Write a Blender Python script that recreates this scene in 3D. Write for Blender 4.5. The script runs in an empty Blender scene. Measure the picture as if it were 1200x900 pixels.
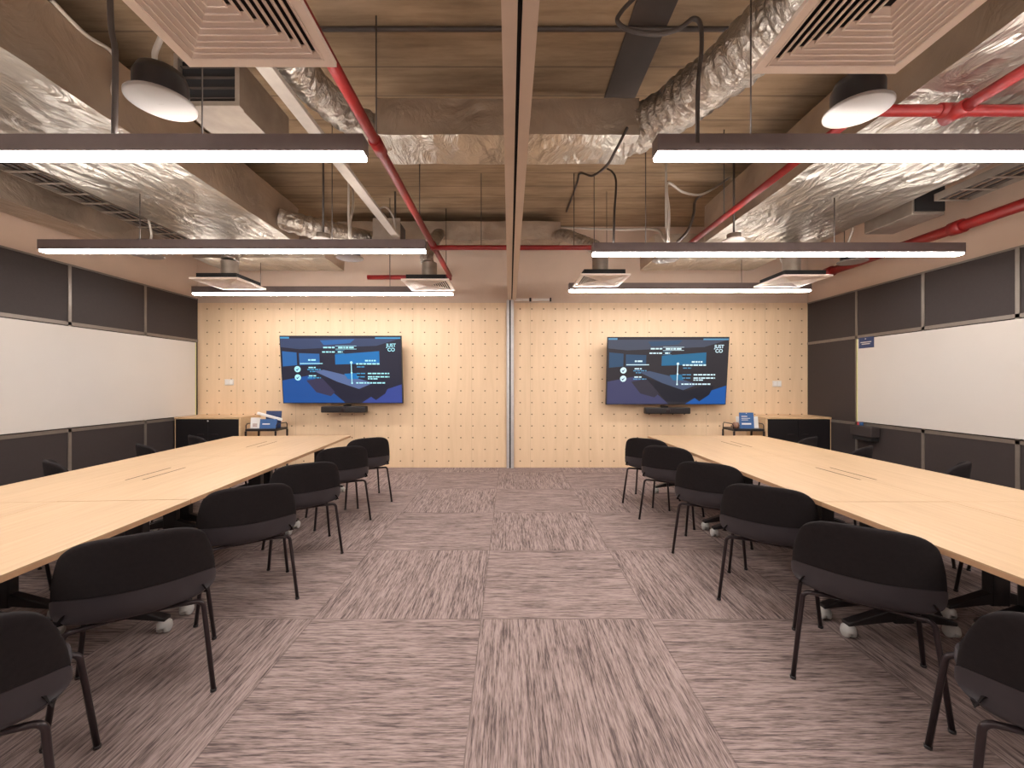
import bpy, bmesh, math, random
from mathutils import Vector, Matrix, noise

random.seed(7)
S = bpy.context.scene
COL = S.collection
PI = math.pi

# ------------------------------------------------------------------ camera, world, exposure
F = 480.0                      # focal length in pixels of the 1200-wide frame
CAMZ = 1.40
cam_data = bpy.data.cameras.new('camera')
cam = bpy.data.objects.new('camera', cam_data)
COL.objects.link(cam)
cam_data.sensor_width = 36.0
cam_data.sensor_fit = 'HORIZONTAL'
cam_data.lens = 36.0 * F / 1200.0
cam_data.shift_x = 3.0 / 1200.0
cam_data.shift_y = -1.0 / 1200.0
cam_data.clip_start = 0.02
cam.location = (0, 0, CAMZ)
cam.rotation_euler = (PI / 2, 0, 0)
S.camera = cam

world = bpy.data.worlds.new('world')
S.world = world
world.use_nodes = True
bg = world.node_tree.nodes.get('Background')
bg.inputs[0].default_value = (1.0, 0.9, 0.8, 1)
bg.inputs[1].default_value = 0.05

S.view_settings.view_transform = 'Standard'
S.view_settings.look = 'None'
S.view_settings.gamma = 1.0
S.view_settings.use_curve_mapping = False
S.view_settings.exposure = 0.09
LAMP_DOWN = 49.0               # radiance of the lamps' lower diffusers
UPLIGHT_FILL = 18.0                  # and of the upward glow added to brighten the ceiling
LAMP_COL = (1.0, 0.95, 0.91, 1)
S.cycles.max_bounces = 8
S.cycles.diffuse_bounces = 5
S.cycles.glossy_bounces = 4
S.cycles.sample_clamp_indirect = 6.0

# ------------------------------------------------------------------ material helpers
def new_mat(name):
    m = bpy.data.materials.new(name)
    m.use_nodes = True
    nt = m.node_tree
    return m, nt, nt.nodes['Principled BSDF']

def N(nt, typ, **kw):
    n = nt.nodes.new(typ)
    for k, v in kw.items():
        setattr(n, k, v)
    return n

def math_node(nt, op, a, b=None, c=None):
    n = N(nt, 'ShaderNodeMath', operation=op)
    for i, v in enumerate((a, b, c)):
        if v is None:
            continue
        if isinstance(v, (int, float)):
            n.inputs[i].default_value = v
        else:
            nt.links.new(v, n.inputs[i])
    return n.outputs[0]

def ramp(nt, fac, stops):
    r = N(nt, 'ShaderNodeValToRGB')
    els = r.color_ramp.elements
    while len(els) < len(stops):
        els.new(0.5)
    for e, (p, c) in zip(els, stops):
        e.position = p
        e.color = (*c, 1)
    nt.links.new(fac, r.inputs[0])
    return r.outputs[0]

def mixc(nt, fac, a, b):
    n = N(nt, 'ShaderNodeMix', data_type='RGBA')
    for sock, v in ((n.inputs[0], fac), (n.inputs[6], a), (n.inputs[7], b)):
        if isinstance(v, (int, float)):
            sock.default_value = v
        elif isinstance(v, tuple):
            sock.default_value = (*v, 1)
        else:
            nt.links.new(v, sock)
    return n.outputs[2]

def coords(nt, scale=(1, 1, 1), loc=(0, 0, 0), kind='Object'):
    tc = N(nt, 'ShaderNodeTexCoord')
    mp = N(nt, 'ShaderNodeMapping')
    mp.inputs['Scale'].default_value = scale
    mp.inputs['Location'].default_value = loc
    nt.links.new(tc.outputs[kind], mp.inputs[0])
    return mp.outputs[0]

def noise_tex(nt, vec, scale, detail=3, rough=0.55, dist=0.0):
    n = N(nt, 'ShaderNodeTexNoise')
    n.inputs['Scale'].default_value = scale
    n.inputs['Detail'].default_value = detail
    n.inputs['Roughness'].default_value = rough
    n.inputs['Distortion'].default_value = dist
    nt.links.new(vec, n.inputs['Vector'])
    return n.outputs[0]

def bump(nt, bsdf, h, strength=0.3, dist=0.01):
    b = N(nt, 'ShaderNodeBump')
    b.inputs['Strength'].default_value = strength
    b.inputs['Distance'].default_value = dist
    nt.links.new(h, b.inputs['Height'])
    nt.links.new(b.outputs[0], bsdf.inputs['Normal'])

def plain(name, col, rough=0.5, metal=0.0, var=0.06, nscale=14.0, bstr=0.0, spec=None):
    m, nt, p = new_mat(name)
    v = coords(nt)
    f = noise_tex(nt, v, nscale)
    lo = tuple(c * (1 - var) for c in col)
    hi = tuple(min(1, c * (1 + var)) for c in col)
    nt.links.new(ramp(nt, f, [(0.3, lo), (0.7, hi)]), p.inputs['Base Color'])
    p.inputs['Roughness'].default_value = rough
    p.inputs['Metallic'].default_value = metal
    if spec is not None:
        p.inputs['Specular IOR Level'].default_value = spec
    if bstr:
        bump(nt, p, noise_tex(nt, v, nscale * 12, 2), bstr, 0.002)
    return m

def emit(name, col, strength):
    m, nt, p = new_mat(name)
    p.inputs['Base Color'].default_value = (0.01, 0.01, 0.012, 1) if strength < 3 else (0.8, 0.8, 0.8, 1)
    p.inputs['Specular IOR Level'].default_value = 0.25
    p.inputs['Emission Color'].default_value = (*col[:3], 1)
    p.inputs['Emission Strength'].default_value = strength
    return m

def wood(name, lo, hi, axis=1, rough=0.42, scale=1.0):
    m, nt, p = new_mat(name)
    sc = [14.0 * scale] * 3
    sc[axis] = 0.9 * scale
    v = coords(nt, tuple(sc))
    f = noise_tex(nt, v, 1.6, 5, 0.6, 0.6)
    sc2 = [55.0 * scale] * 3
    sc2[axis] = 2.2 * scale
    g = noise_tex(nt, coords(nt, tuple(sc2)), 1.0, 3, 0.6)
    mix = math_node(nt, 'ADD', math_node(nt, 'MULTIPLY', f, 0.65), math_node(nt, 'MULTIPLY', g, 0.35))
    nt.links.new(ramp(nt, mix, [(0.32, lo), (0.68, hi)]), p.inputs['Base Color'])
    p.inputs['Roughness'].default_value = rough
    bump(nt, p, g, 0.05, 0.001)
    return m

def foil(name, col, rough, scale, strength, stretch=(1, 1, 1)):
    m, nt, p = new_mat(name)
    v = coords(nt, stretch)
    a = noise_tex(nt, v, scale, 4, 0.6, 1.6)
    vo = N(nt, 'ShaderNodeTexVoronoi', feature='F1')
    vo.inputs['Scale'].default_value = scale * 2.3
    nt.links.new(v, vo.inputs['Vector'])
    h = math_node(nt, 'ADD', a, math_node(nt, 'MULTIPLY', vo.outputs['Distance'], 0.35))
    bump(nt, p, h, strength, 0.05)
    d = noise_tex(nt, v, scale * 0.5, 3)
    nt.links.new(ramp(nt, d, [(0.3, tuple(c * 0.62 for c in col)), (0.7, col)]), p.inputs['Base Color'])
    p.inputs['Metallic'].default_value = 0.92
    p.inputs['Roughness'].default_value = rough
    return m

# ------------------------------------------------------------------ materials
M = {}
M['plaster'] = plain('beige_plaster', (0.60, 0.45, 0.35), 0.85, var=0.03, nscale=3, bstr=0.05)
M['panel'] = plain('charcoal_wall_panel', (0.042, 0.0325, 0.0315), 0.6, var=0.04, nscale=40, spec=0.3)
M['strip'] = plain('brushed_grey_strip', (0.22, 0.19, 0.165), 0.4, 0.5)
M['white_board'] = plain('whiteboard_enamel', (0.60, 0.56, 0.52), 0.2, var=0.012, nscale=2)
M['lime'] = plain('yellow_green_edge', (0.62, 0.62, 0.25), 0.4)
M['black'] = plain('black_powder_coat', (0.014, 0.011, 0.012), 0.38)
M['black_metal'] = plain('black_metal_tube', (0.03, 0.02, 0.022), 0.3, 0.4)
M['fabric'] = plain('black_wool_fabric', (0.013, 0.0095, 0.010), 0.9, var=0.15, nscale=60, bstr=0.25, spec=0.2)
M['shell'] = plain('charcoal_shell', (0.030, 0.024, 0.028), 0.5, var=0.08)
M['castor'] = plain('pale_grey_castor', (0.5, 0.48, 0.46), 0.35)
M['oak'] = wood('pale_oak_top', (0.44, 0.29, 0.165), (0.54, 0.37, 0.22), 1)
M['oak_edge'] = wood('oak_edge_band', (0.42, 0.235, 0.13), (0.55, 0.33, 0.19), 1)
M['oak_cab'] = wood('oak_veneer', (0.58, 0.38, 0.21), (0.70, 0.48, 0.28), 0)
M['track'] = plain('cream_track_paint', (0.60, 0.475, 0.375), 0.5, var=0.02)
M['alu'] = plain('satin_aluminium', (0.62, 0.6, 0.6), 0.35, 0.6)
M['dark_gap'] = plain('dark_gap', (0.01, 0.008, 0.008), 0.8)
M['red'] = plain('red_pipe_paint', (0.24, 0.009, 0.008), 0.45, var=0.1)
M['foil'] = foil('crumpled_foil', (0.62, 0.56, 0.485), 0.30, 2.6, 0.9, (1.6, 0.8, 1))
M['foil_side'] = foil('foil_brown_reflection', (0.60, 0.49, 0.39), 0.5, 3.0, 0.35)  # brown reflected from the ceiling is put into the side colour
M['flex'] = foil('flex_foil', (0.62, 0.56, 0.49), 0.28, 9.0, 0.7)
M['galv'] = plain('galvanised_sheet', (0.36, 0.30, 0.25), 0.45, 0.6, var=0.15, nscale=6)
M['white_plastic'] = plain('white_plastic', (0.72, 0.66, 0.61), 0.45, var=0.02)
M['speaker_white'] = plain('speaker_white_mesh', (0.25, 0.21, 0.188), 0.5, var=0.02)
M['grille'] = plain('white_grille_paint', (0.86, 0.74, 0.65), 0.45, var=0.02)
M['cable'] = plain('dark_cable', (0.055, 0.04, 0.033), 0.6)
M['grey_cable'] = plain('grey_conduit', (0.48, 0.42, 0.36), 0.5)
M['lamp_body'] = plain('grey_lamp_body', (0.17, 0.13, 0.125), 0.4, 0.3)
M['lamp_glow'] = emit('lamp_diffuser_light', LAMP_COL, LAMP_DOWN)
M['uplight_fill'] = emit('ceiling_fill_glow', LAMP_COL, UPLIGHT_FILL)  # fill glow, not a light the fitting has
M['navy'] = plain('navy_card', (0.03, 0.05, 0.13), 0.5)
M['blue_card'] = plain('blue_card', (0.045, 0.12, 0.30), 0.5)
M['paper'] = plain('white_paper', (0.8, 0.77, 0.74), 0.7, var=0.02)
M['photo_pink'] = plain('pinkish_print', (0.5, 0.38, 0.34), 0.6, var=0.3, nscale=60)
M['brown_ball'] = plain('brown_glaze', (0.22, 0.11, 0.07), 0.35)
M['dark_front'] = plain('black_door_laminate', (0.012, 0.010, 0.011), 0.3)
M['mark_red'] = plain('red_mark', (0.5, 0.06, 0.07), 0.5)

def carpet_mat():
    m, nt, p = new_mat('plank_carpet')
    tc = N(nt, 'ShaderNodeTexCoord')
    sep = N(nt, 'ShaderNodeSeparateXYZ')
    nt.links.new(tc.outputs['Object'], sep.inputs[0])
    X = math_node(nt, 'ADD', sep.outputs[0], 0.17 + 20)
    Y = math_node(nt, 'ADD', sep.outputs[1], -2.43 + 20)
    i = math_node(nt, 'FLOOR', X)
    j = math_node(nt, 'FLOOR', Y)
    par = math_node(nt, 'MODULO', math_node(nt, 'ADD', i, j), 2.0)     # 1 -> streaks along Y
    def streak(al, ac, seed, fa, fc):
        # al: along, ac: across coordinate
        cmb = N(nt, 'ShaderNodeCombineXYZ')
        nt.links.new(math_node(nt, 'MULTIPLY', al, fa), cmb.inputs[0])
        nt.links.new(math_node(nt, 'MULTIPLY', ac, fc), cmb.inputs[1])
        cell = math_node(nt, 'ADD', math_node(nt, 'MULTIPLY', i, 7.3), math_node(nt, 'MULTIPLY', j, 3.7))
        # each plank (quarter of a block) has its own pattern offset
        pl = math_node(nt, 'FLOOR', math_node(nt, 'MULTIPLY', ac, 4.0))
        nt.links.new(math_node(nt, 'ADD', math_node(nt, 'ADD', cell, math_node(nt, 'MULTIPLY', pl, 1.9)), seed), cmb.inputs[2])
        return cmb.outputs[0]
    vx = streak(X, Y, 0.0, 3.2, 52.0)
    vy = streak(Y, X, 5.0, 3.2, 52.0)
    mv = N(nt, 'ShaderNodeMix', data_type='VECTOR')
    nt.links.new(par, mv.inputs[0]); nt.links.new(vx, mv.inputs[4]); nt.links.new(vy, mv.inputs[5])
    f = noise_tex(nt, mv.outputs[1], 1.5, 4, 0.66, 0.15)
    vx2 = streak(X, Y, 9.0, 16.0, 210.0)
    vy2 = streak(Y, X, 13.0, 16.0, 210.0)
    mv2 = N(nt, 'ShaderNodeMix', data_type='VECTOR')
    nt.links.new(par, mv2.inputs[0]); nt.links.new(vx2, mv2.inputs[4]); nt.links.new(vy2, mv2.inputs[5])
    g = noise_tex(nt, mv2.outputs[1], 1.0, 2, 0.6)
    vx3 = streak(X, Y, 3.0, 0.9, 9.0)
    vy3 = streak(Y, X, 17.0, 0.9, 9.0)
    mv3 = N(nt, 'ShaderNodeMix', data_type='VECTOR')
    nt.links.new(par, mv3.inputs[0]); nt.links.new(vx3, mv3.inputs[4]); nt.links.new(vy3, mv3.inputs[5])
    b = noise_tex(nt, mv3.outputs[1], 1.3, 2)
    t = math_node(nt, 'ADD', math_node(nt, 'MULTIPLY', f, 0.56),
                  math_node(nt, 'ADD', math_node(nt, 'MULTIPLY', g, 0.33), math_node(nt, 'MULTIPLY', b, 0.11)))
    c = ramp(nt, t, [(0.40, (0.105, 0.078, 0.074)), (0.48, (0.235, 0.176, 0.163)), (0.57, (0.37, 0.283, 0.262))])
    # thin seams between the blocks
    fx = math_node(nt, 'FRACT', X); fy = math_node(nt, 'FRACT', Y)
    sx = math_node(nt, 'LESS_THAN', fx, 0.007); sy = math_node(nt, 'LESS_THAN', fy, 0.007)
    seam = math_node(nt, 'MAXIMUM', sx, sy)
    c2 = mixc(nt, math_node(nt, 'MULTIPLY', seam, 0.45), c, (0.10, 0.075, 0.07))
    nt.links.new(c2, p.inputs['Base Color'])
    p.inputs['Roughness'].default_value = 0.95
    p.inputs['Specular IOR Level'].default_value = 0.1
    pile = noise_tex(nt, tc.outputs['Object'], 260.0, 2)
    bump(nt, p, math_node(nt, 'ADD', g, pile), 0.35, 0.006)
    return m
M['carpet'] = carpet_mat()

def slab_mat():
    m, nt, p = new_mat('board_marked_concrete')
    tc = N(nt, 'ShaderNodeTexCoord')
    sep = N(nt, 'ShaderNodeSeparateXYZ')
    nt.links.new(tc.outputs['Object'], sep.inputs[0])
    v = coords(nt, (0.5, 1.6, 1))
    a = noise_tex(nt, v, 2.2, 5, 0.62)
    b = noise_tex(nt, coords(nt, (0.8, 9, 1)), 1.5, 4, 0.6)
    t = math_node(nt, 'ADD', math_node(nt, 'MULTIPLY', a, 0.6), math_node(nt, 'MULTIPLY', b, 0.4))
    c = ramp(nt, t, [(0.33, (0.17, 0.109, 0.06)), (0.5, (0.29, 0.198, 0.118)), (0.68, (0.42, 0.293, 0.185))])
    y = math_node(nt, 'FRACT', math_node(nt, 'MULTIPLY', math_node(nt, 'ADD', sep.outputs[1], 20.1), 1 / 0.34))
    line = math_node(nt, 'LESS_THAN', y, 0.045)
    c2 = mixc(nt, math_node(nt, 'MULTIPLY', line, 0.55), c, (0.07, 0.045, 0.03))
    nt.links.new(c2, p.inputs['Base Color'])
    p.inputs['Roughness'].default_value = 0.9
    bump(nt, p, math_node(nt, 'SUBTRACT', t, math_node(nt, 'MULTIPLY', line, 0.6)), 0.4, 0.02)
    return m
M['slab'] = slab_mat()

def peg_mat():
    """plywood with a square grid of drilled holes; two halves with their own pitch"""
    m, nt, p = new_mat('drilled_plywood')
    tc = N(nt, 'ShaderNodeTexCoord')
    sep = N(nt, 'ShaderNodeSeparateXYZ')
    nt.links.new(tc.outputs['Object'], sep.inputs[0])
    X, Z = sep.outputs[0], sep.outputs[2]
    def cell(v, off, pitch):
        q = math_node(nt, 'MULTIPLY', math_node(nt, 'SUBTRACT', v, off - 40 * pitch), 1 / pitch)
        r = math_node(nt, 'SUBTRACT', math_node(nt, 'FRACT', math_node(nt, 'ADD', q, 0.5)), 0.5)
        return math_node(nt, 'MULTIPLY', r, pitch)
    left = math_node(nt, 'LESS_THAN', X, 0.0)
    dl = cell(X, -0.205, 0.2003)
    dr = cell(X, 0.177, 0.1945)
    mx = N(nt, 'ShaderNodeMix', data_type='FLOAT')
    nt.links.new(left, mx.inputs[0]); nt.links.new(dr, mx.inputs[2]); nt.links.new(dl, mx.inputs[3])
    dz = cell(Z, 2.63, 0.194)
    r2 = math_node(nt, 'ADD', math_node(nt, 'POWER', mx.outputs[0], 2.0), math_node(nt, 'POWER', math_node(nt, 'MULTIPLY', dz, 1.25), 2.0))
    hole = math_node(nt, 'LESS_THAN', r2, 0.0125 ** 2)
    # panel joints every six holes on the right half, eight on the left
    jr = math_node(nt, 'ABSOLUTE', cell(X, 1.32, 0.9725))
    joint = math_node(nt, 'LESS_THAN', jr, 0.004)
    v = coords(nt, (9, 9, 0.8))
    f = noise_tex(nt, v, 1.3, 4, 0.6, 0.5)
    c = ramp(nt, f, [(0.3, (0.74, 0.53, 0.335)), (0.7, (0.81, 0.59, 0.385))])
    c = mixc(nt, math_node(nt, 'MULTIPLY', joint, 0.25), c, (0.30, 0.18, 0.10))
    c = mixc(nt, hole, c, (0.16, 0.085, 0.045))
    nt.links.new(c, p.inputs['Base Color'])
    p.inputs['Roughness'].default_value = 0.5
    bump(nt, p, math_node(nt, 'SUBTRACT', 1.0, hole), 0.5, 0.01)
    return m
M['peg'] = peg_mat()

# ------------------------------------------------------------------ mesh helpers
class MB:
    """collects shapes, then links them as ONE mesh object"""
    def __init__(self):
        self.bm = bmesh.new()
        self.mi = 0
    def _faces(self, fs, smooth=False):
        for f in fs:
            f.material_index = self.mi
            f.smooth = smooth
    def box(self, x0, x1, y0, y1, z0, z1, mat=None):
        co = [(x0, y0, z0), (x1, y0, z0), (x1, y1, z0), (x0, y1, z0), (x0, y0, z1), (x1, y0, z1), (x1, y1, z1), (x0, y1, z1)]
        vs = [self.bm.verts.new(mat @ Vector(c) if mat else c) for c in co]
        fs = [self.bm.faces.new([vs[i] for i in q]) for q in ((0, 3, 2, 1), (4, 5, 6, 7), (0, 1, 5, 4), (1, 2, 6, 5), (2, 3, 7, 6), (3, 0, 4, 7))]
        self._faces(fs)
        return self
    def poly(self, pts):
        f = self.bm.faces.new([self.bm.verts.new(p) for p in pts])
        self._faces([f])
        return self
    def prism(self, pts, d):
        d = Vector(d)
        a = [self.bm.verts.new(p) for p in pts]
        b = [self.bm.verts.new(Vector(p) + d) for p in pts]
        n = len(pts)
        fs = [self.bm.faces.new(a[::-1]), self.bm.faces.new(b)]
        for i in range(n):
            fs.append(self.bm.faces.new((a[i], a[(i + 1) % n], b[(i + 1) % n], b[i])))
        self._faces(fs)
        return self
    def lathe(self, prof, c=(0, 0, 0), seg=32, mat=None, smooth=True):
        """prof: list of (r, z) revolved about z at c"""
        c = Vector(c)
        rings = []
        for r, z in prof:
            if r < 1e-6:
                p = Vector((0, 0, z))
                rings.append([self.bm.verts.new((mat @ p if mat else p) + c)])
            else:
                ring = []
                for k in range(seg):
                    a = 2 * PI * k / seg
                    p = Vector((r * math.cos(a), r * math.sin(a), z))
                    ring.append(self.bm.verts.new((mat @ p if mat else p) + c))
                rings.append(ring)
        fs = []
        for a, b in zip(rings, rings[1:]):
            for k in range(seg):
                k2 = (k + 1) % seg
                if len(a) == 1 and len(b) == 1:
                    continue
                if len(a) == 1:
                    fs.append(self.bm.faces.new((a[0], b[k2], b[k])))
                elif len(b) == 1:
                    fs.append(self.bm.faces.new((a[k], a[k2], b[0])))
                else:
                    fs.append(self.bm.faces.new((a[k], a[k2], b[k2], b[k])))
        self._faces(fs, smooth)
        return self
    def tube(self, path, r, seg=10, cap=True, smooth=True):
        """r: number or function of (index, angle)"""
        pts = [Vector(p) for p in path]
        n = len(pts)
        tang = []
        for i in range(n):
            t = pts[min(i + 1, n - 1)] - pts[max(i - 1, 0)]
            tang.append(t.normalized())
        up = Vector((0, 0, 1)) if abs(tang[0].z) < 0.9 else Vector((1, 0, 0))
        u = tang[0].cross(up).normalized()
        rings = []
        for i in range(n):
            t = tang[i]
            u = (u - t * u.dot(t)).normalized()
            w = t.cross(u)
            ring = []
            for k in range(seg):
                a = 2 * PI * k / seg
                rr = r(i, a) if callable(r) else r
                ring.append(self.bm.verts.new(pts[i] + (u * math.cos(a) + w * math.sin(a)) * rr))
            rings.append(ring)
        fs = []
        for a, b in zip(rings, rings[1:]):
            for k in range(seg):
                k2 = (k + 1) % seg
                fs.append(self.bm.faces.new((a[k], a[k2], b[k2], b[k])))
        self._faces(fs, smooth)
        if cap:
            self._faces([self.bm.faces.new(rings[0][::-1]), self.bm.faces.new(rings[-1])])
        return self
    def text(self, body, size, mat, offset=0.0, extrude=0.0):
        cu = bpy.data.curves.new('t', 'FONT')
        cu.body = body; cu.size = size; cu.align_x = 'CENTER'; cu.align_y = 'CENTER'
        cu.offset = offset; cu.extrude = extrude
        o = bpy.data.objects.new('t', cu)
        COL.objects.link(o)
        dg = bpy.context.evaluated_depsgraph_get()
        me = bpy.data.meshes.new_from_object(o.evaluated_get(dg))
        vs = [self.bm.verts.new(mat @ v.co) for v in me.vertices]
        fs = []
        for p in me.polygons:
            try:
                fs.append(self.bm.faces.new([vs[i] for i in p.vertices]))
            except ValueError:
                pass
        self._faces(fs)
        bpy.data.objects.remove(o)
        bpy.data.curves.remove(cu)
        bpy.data.meshes.remove(me)
        return self
    def build(self, name, mats, parent=None, bevel=0.0, seg=2, recalc=True):
        if recalc:
            bmesh.ops.recalc_face_normals(self.bm, faces=self.bm.faces)
        me = bpy.data.meshes.new(name)
        self.bm.to_mesh(me)
        self.bm.free()
        for m in (mats if isinstance(mats, (list, tuple)) else [mats]):
            me.materials.append(m)
        o = bpy.data.objects.new(name, me)
        COL.objects.link(o)
        if parent:
            o.parent = parent
        if bevel:
            b = o.modifiers.new('bevel', 'BEVEL')
            b.width = bevel; b.segments = seg; b.limit_method = 'ANGLE'; b.angle_limit = math.radians(40)
        return o

def tag(o, label, cat, group=None, kind=None):
    o['label'] = label
    o['category'] = cat
    if group: o['group'] = group
    if kind: o['kind'] = kind
    return o

def thing(name, loc=(0, 0, 0), rz=0.0):
    o = bpy.data.objects.new(name, None)
    o.empty_display_size = 0.1
    COL.objects.link(o)
    o.location = loc
    o.rotation_euler = (0, 0, rz)
    return o

def struct(o):
    o['kind'] = 'structure'
    return o

def dup(root, loc, rz=0.0):
    r = root.copy(); COL.objects.link(r)
    r.location = loc; r.rotation_euler = (0, 0, rz)
    for ch in list(root.children):
        c = ch.copy(); COL.objects.link(c); c.parent = r
        for g in list(ch.children):
            d = g.copy(); COL.objects.link(d); d.parent = c
    return r

def smooth_path(pts, n=8):
    """Catmull-Rom through pts"""
    P = [Vector(p) for p in pts]
    P = [P[0] * 2 - P[1]] + P + [P[-1] * 2 - P[-2]]
    out = []
    for i in range(1, len(P) - 2):
        a, b, c, d = P[i - 1], P[i], P[i + 1], P[i + 2]
        for k in range(n):
            t = k / n
            out.append(0.5 * ((2 * b) + (c - a) * t + (2 * a - 5 * b + 4 * c - d) * t * t + (3 * b - a - 3 * c + d) * t ** 3))
    out.append(P[-2])
    return out

def at(px, py, Y):
    """the point at depth Y that the photograph shows at px, py"""
    return Vector(((px - 597) * Y / F, Y, CAMZ + (449 - py) * Y / F))

# ------------------------------------------------------------------ the setting
XL, XR, YB, YF, ZC = -5.19, 4.965, 6.79, -2.6, 4.0
PANL, PANR = 2.78, 2.71
o = struct(MB().box(XL - 0.2, XR + 0.2, YF - 0.2, YB + 0.2, -0.1, 0.0).build('floor', M['carpet']))
o = struct(MB().box(XL - 0.2, XR + 0.2, YF - 0.2, YB + 0.2, ZC, ZC + 0.15).build('ceiling', M['slab']))
wl = struct(MB().box(XL - 0.15, XL, YF, YB + 0.15, 0, ZC).build('wall_left', M['plaster']))
wr = struct(MB().box(XR, XR + 0.15, YF, YB + 0.15, 0, ZC).build('wall_right', M['plaster']))
wb = struct(MB().box(XL, XR, YB + 0.02, YB + 0.15, 0, ZC).build('wall_back', M['plaster']))
wf = struct(MB().box(XL - 0.15, XR + 0.15, YF - 0.15, YF, 0, ZC).build('wall_front', M['paper']))
# drilled plywood lining of the back wall
MB().box(XL, -0.05, YB - 0.0, YB + 0.02, 0, 2.73).build('pegboard_lining', M['peg'], wb)
MB().box(0.075, XR, YB - 0.0, YB + 0.02, 0, 2.73).build('pegboard_lining', M['peg'], wb)

def wall_panels(wall, x, sgn, top, joints, zb0, zb1, full_from=None):
    """charcoal boards in grey strips; sgn points into the room"""
    ys = [YB] + joints + [YF]
    xi = x + sgn * 0.022
    xs = x + sgn * 0.030
    for a, b in zip(ys, ys[1:]):
        for z0, z1 in ((0.02, zb0 - 0.05), (zb0 - 0.02, zb1 + 0.02), (zb1 + 0.05, top)):
            MB().box(min(x, xi), max(x, xi), b + 0.015, a - (0.0 if a == YB else 0.015), z0, z1).build('wall_panel', M['panel'], wall)
    mb = MB()
    for y in joints:
        mb.box(min(x, xs), max(x, xs), y - 0.018, y + 0.018, 0.0, top)
    mb.box(min(x, xs), max(x, xs), YF, YB - 0.001, zb1 + 0.015, zb1 + 0.055)
    mb.box(min(x, xs), max(x, xs), YF, YB - 0.001, zb0 - 0.055, zb0 - 0.015)
    mb.box(min(x, xs), max(x, xs), YF, YB - 0.001, top, top + 0.02)
    mb.build('panel_strip', M['strip'], wall)

wall_panels(wl, XL, 1, PANL, [5.81, 4.81, 3.81, 2.81, 1.81, 0.81, -0.19, -1.19], 0.88, 2.065)
wall_panels(wr, XR, -1, PANR, [5.83, 4.89, 3.98, 3.03, 2.08, 1.13, 0.18, -0.8], 0.86, 2.02)

# folding-wall track overhead and its jamb on the back wall
mb = MB()
mb.box(-0.03, 0.030, YF, YB, 2.77, 2.95)
mb.box(0.048, 0.108, YF, YB, 2.77, 2.95)
mb.mi = 1
mb.box(0.030, 0.048, YF, YB, 2.80, 2.95)
for y in (0.4, 2.2, 4.4, 6.0):
    mb.mi = 0
    mb.box(-0.01, 0.01, y - 0.01, y + 0.01, 2.95, 3.36 if 3.2 < y < 3.9 else ZC)
struct(mb.build('trim_1', [M['track'], M['dark_gap']]))
mb = MB()
mb.box(-0.045, 0.0, YB - 0.05, YB + 0.018, 0, 2.77)
mb.box(0.022, 0.07, YB - 0.05, YB + 0.018, 0, 2.77)
mb.mi = 1
mb.box(0.0, 0.022, YB - 0.03, YB + 0.018, 0, 2.77)
struct(mb.build('trim_2', [M['alu'], M['dark_gap']]))
mb = MB()
mb.box(0.09, 0.32, YB - 0.02, YB + 0.019, 2.765, 2.80)
mb.box(0.38, 0.66, YB - 0.02, YB + 0.019, 2.765, 2.80)
mb.mi = 1
mb.box(0.33, 0.36, YB - 0.03, YB + 0.019, 2.755, 2.81)
mb.box(0.67, 0.69, YB - 0.03, YB + 0.019, 2.755, 2.81)
struct(mb.build('trim_3', [M['white_plastic'], M['dark_gap']]))

# ------------------------------------------------------------------ whiteboards
def whiteboard(x, sgn, y0, y1, z0, z1, label):
    t = thing('whiteboard', (x + sgn * 0.03, (y0 + y1) / 2, z0))
    tag(t, label, 'whiteboard')
    hl = (y1 - y0) / 2
    X0, X1 = sorted((0.001 * sgn, 0.016 * sgn))
    MB().box(X0, X1, -hl, hl - 0.012, 0, z1 - z0).build('writing_surface', M['white_board'], t)
    X0, X1 = sorted((0.001 * sgn, 0.02 * sgn))
    MB().box(X0, X1, hl - 0.012, hl, 0, z1 - z0).build('edge_strip', M['lime'], t)
    return t
whiteboard(XL, 1, 1.0, 6.72, 0.88, 2.065, 'long whiteboard on the left charcoal wall')
whiteboard(XR, -1, 1.0, 5.80, 0.86, 2.02, 'long whiteboard on the right charcoal wall, with a navy sign at its corner')

# navy sign stuck on the right whiteboard
t = thing('sign', (XR - 0.03 - 0.017, 5.66, 1.885))
tag(t, 'small navy sign stuck on the upper far corner of the right whiteboard', 'sign')
MB().box(-0.006, 0, -0.135, 0.1, 0, 0.15).build('sign_plate', M['navy'], t)
mb = MB()
for (a, b, z) in ((-0.02, 0.0, 0.12), (-0.10, 0.07, 0.075), (-0.08, 0.05, 0.05)):
    mb.box(-0.0075, -0.006, a, b, z, z + 0.012)
mb.build('lettering', M['alu'], t)
# marker tray with box under the board
t = thing('marker_tray', (XR - 0.031, 5.62, 0.62))
tag(t, 'dark grey box tray below the far end of the right whiteboard', 'tray')
mb = MB()
mb.box(-0.12, 0, -0.17, 0.17, 0.05, 0.19)
mb.build('tray_box', M['panel'], t, 0.012)
MB().box(-0.10, -0.002, -0.15, 0.15, 0.0, 0.051).build('tray_recess', M['dark_gap'], t)
t = MB().box(-0.03, 0.0, -0.035, 0.035, 0, 0.045)
t.mi = 1
t.box(-0.031, -0.001, 0.0, 0.0351, 0.0, 0.0451)
o = t.build('board_magnet', [M['blue_card'], M['mark_red']])
o.location = (XR - 0.031 - 0.02, 5.72, 0.812)
tag(o, 'small red and blue marker holder on the tray below the right whiteboard', 'magnet')

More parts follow.
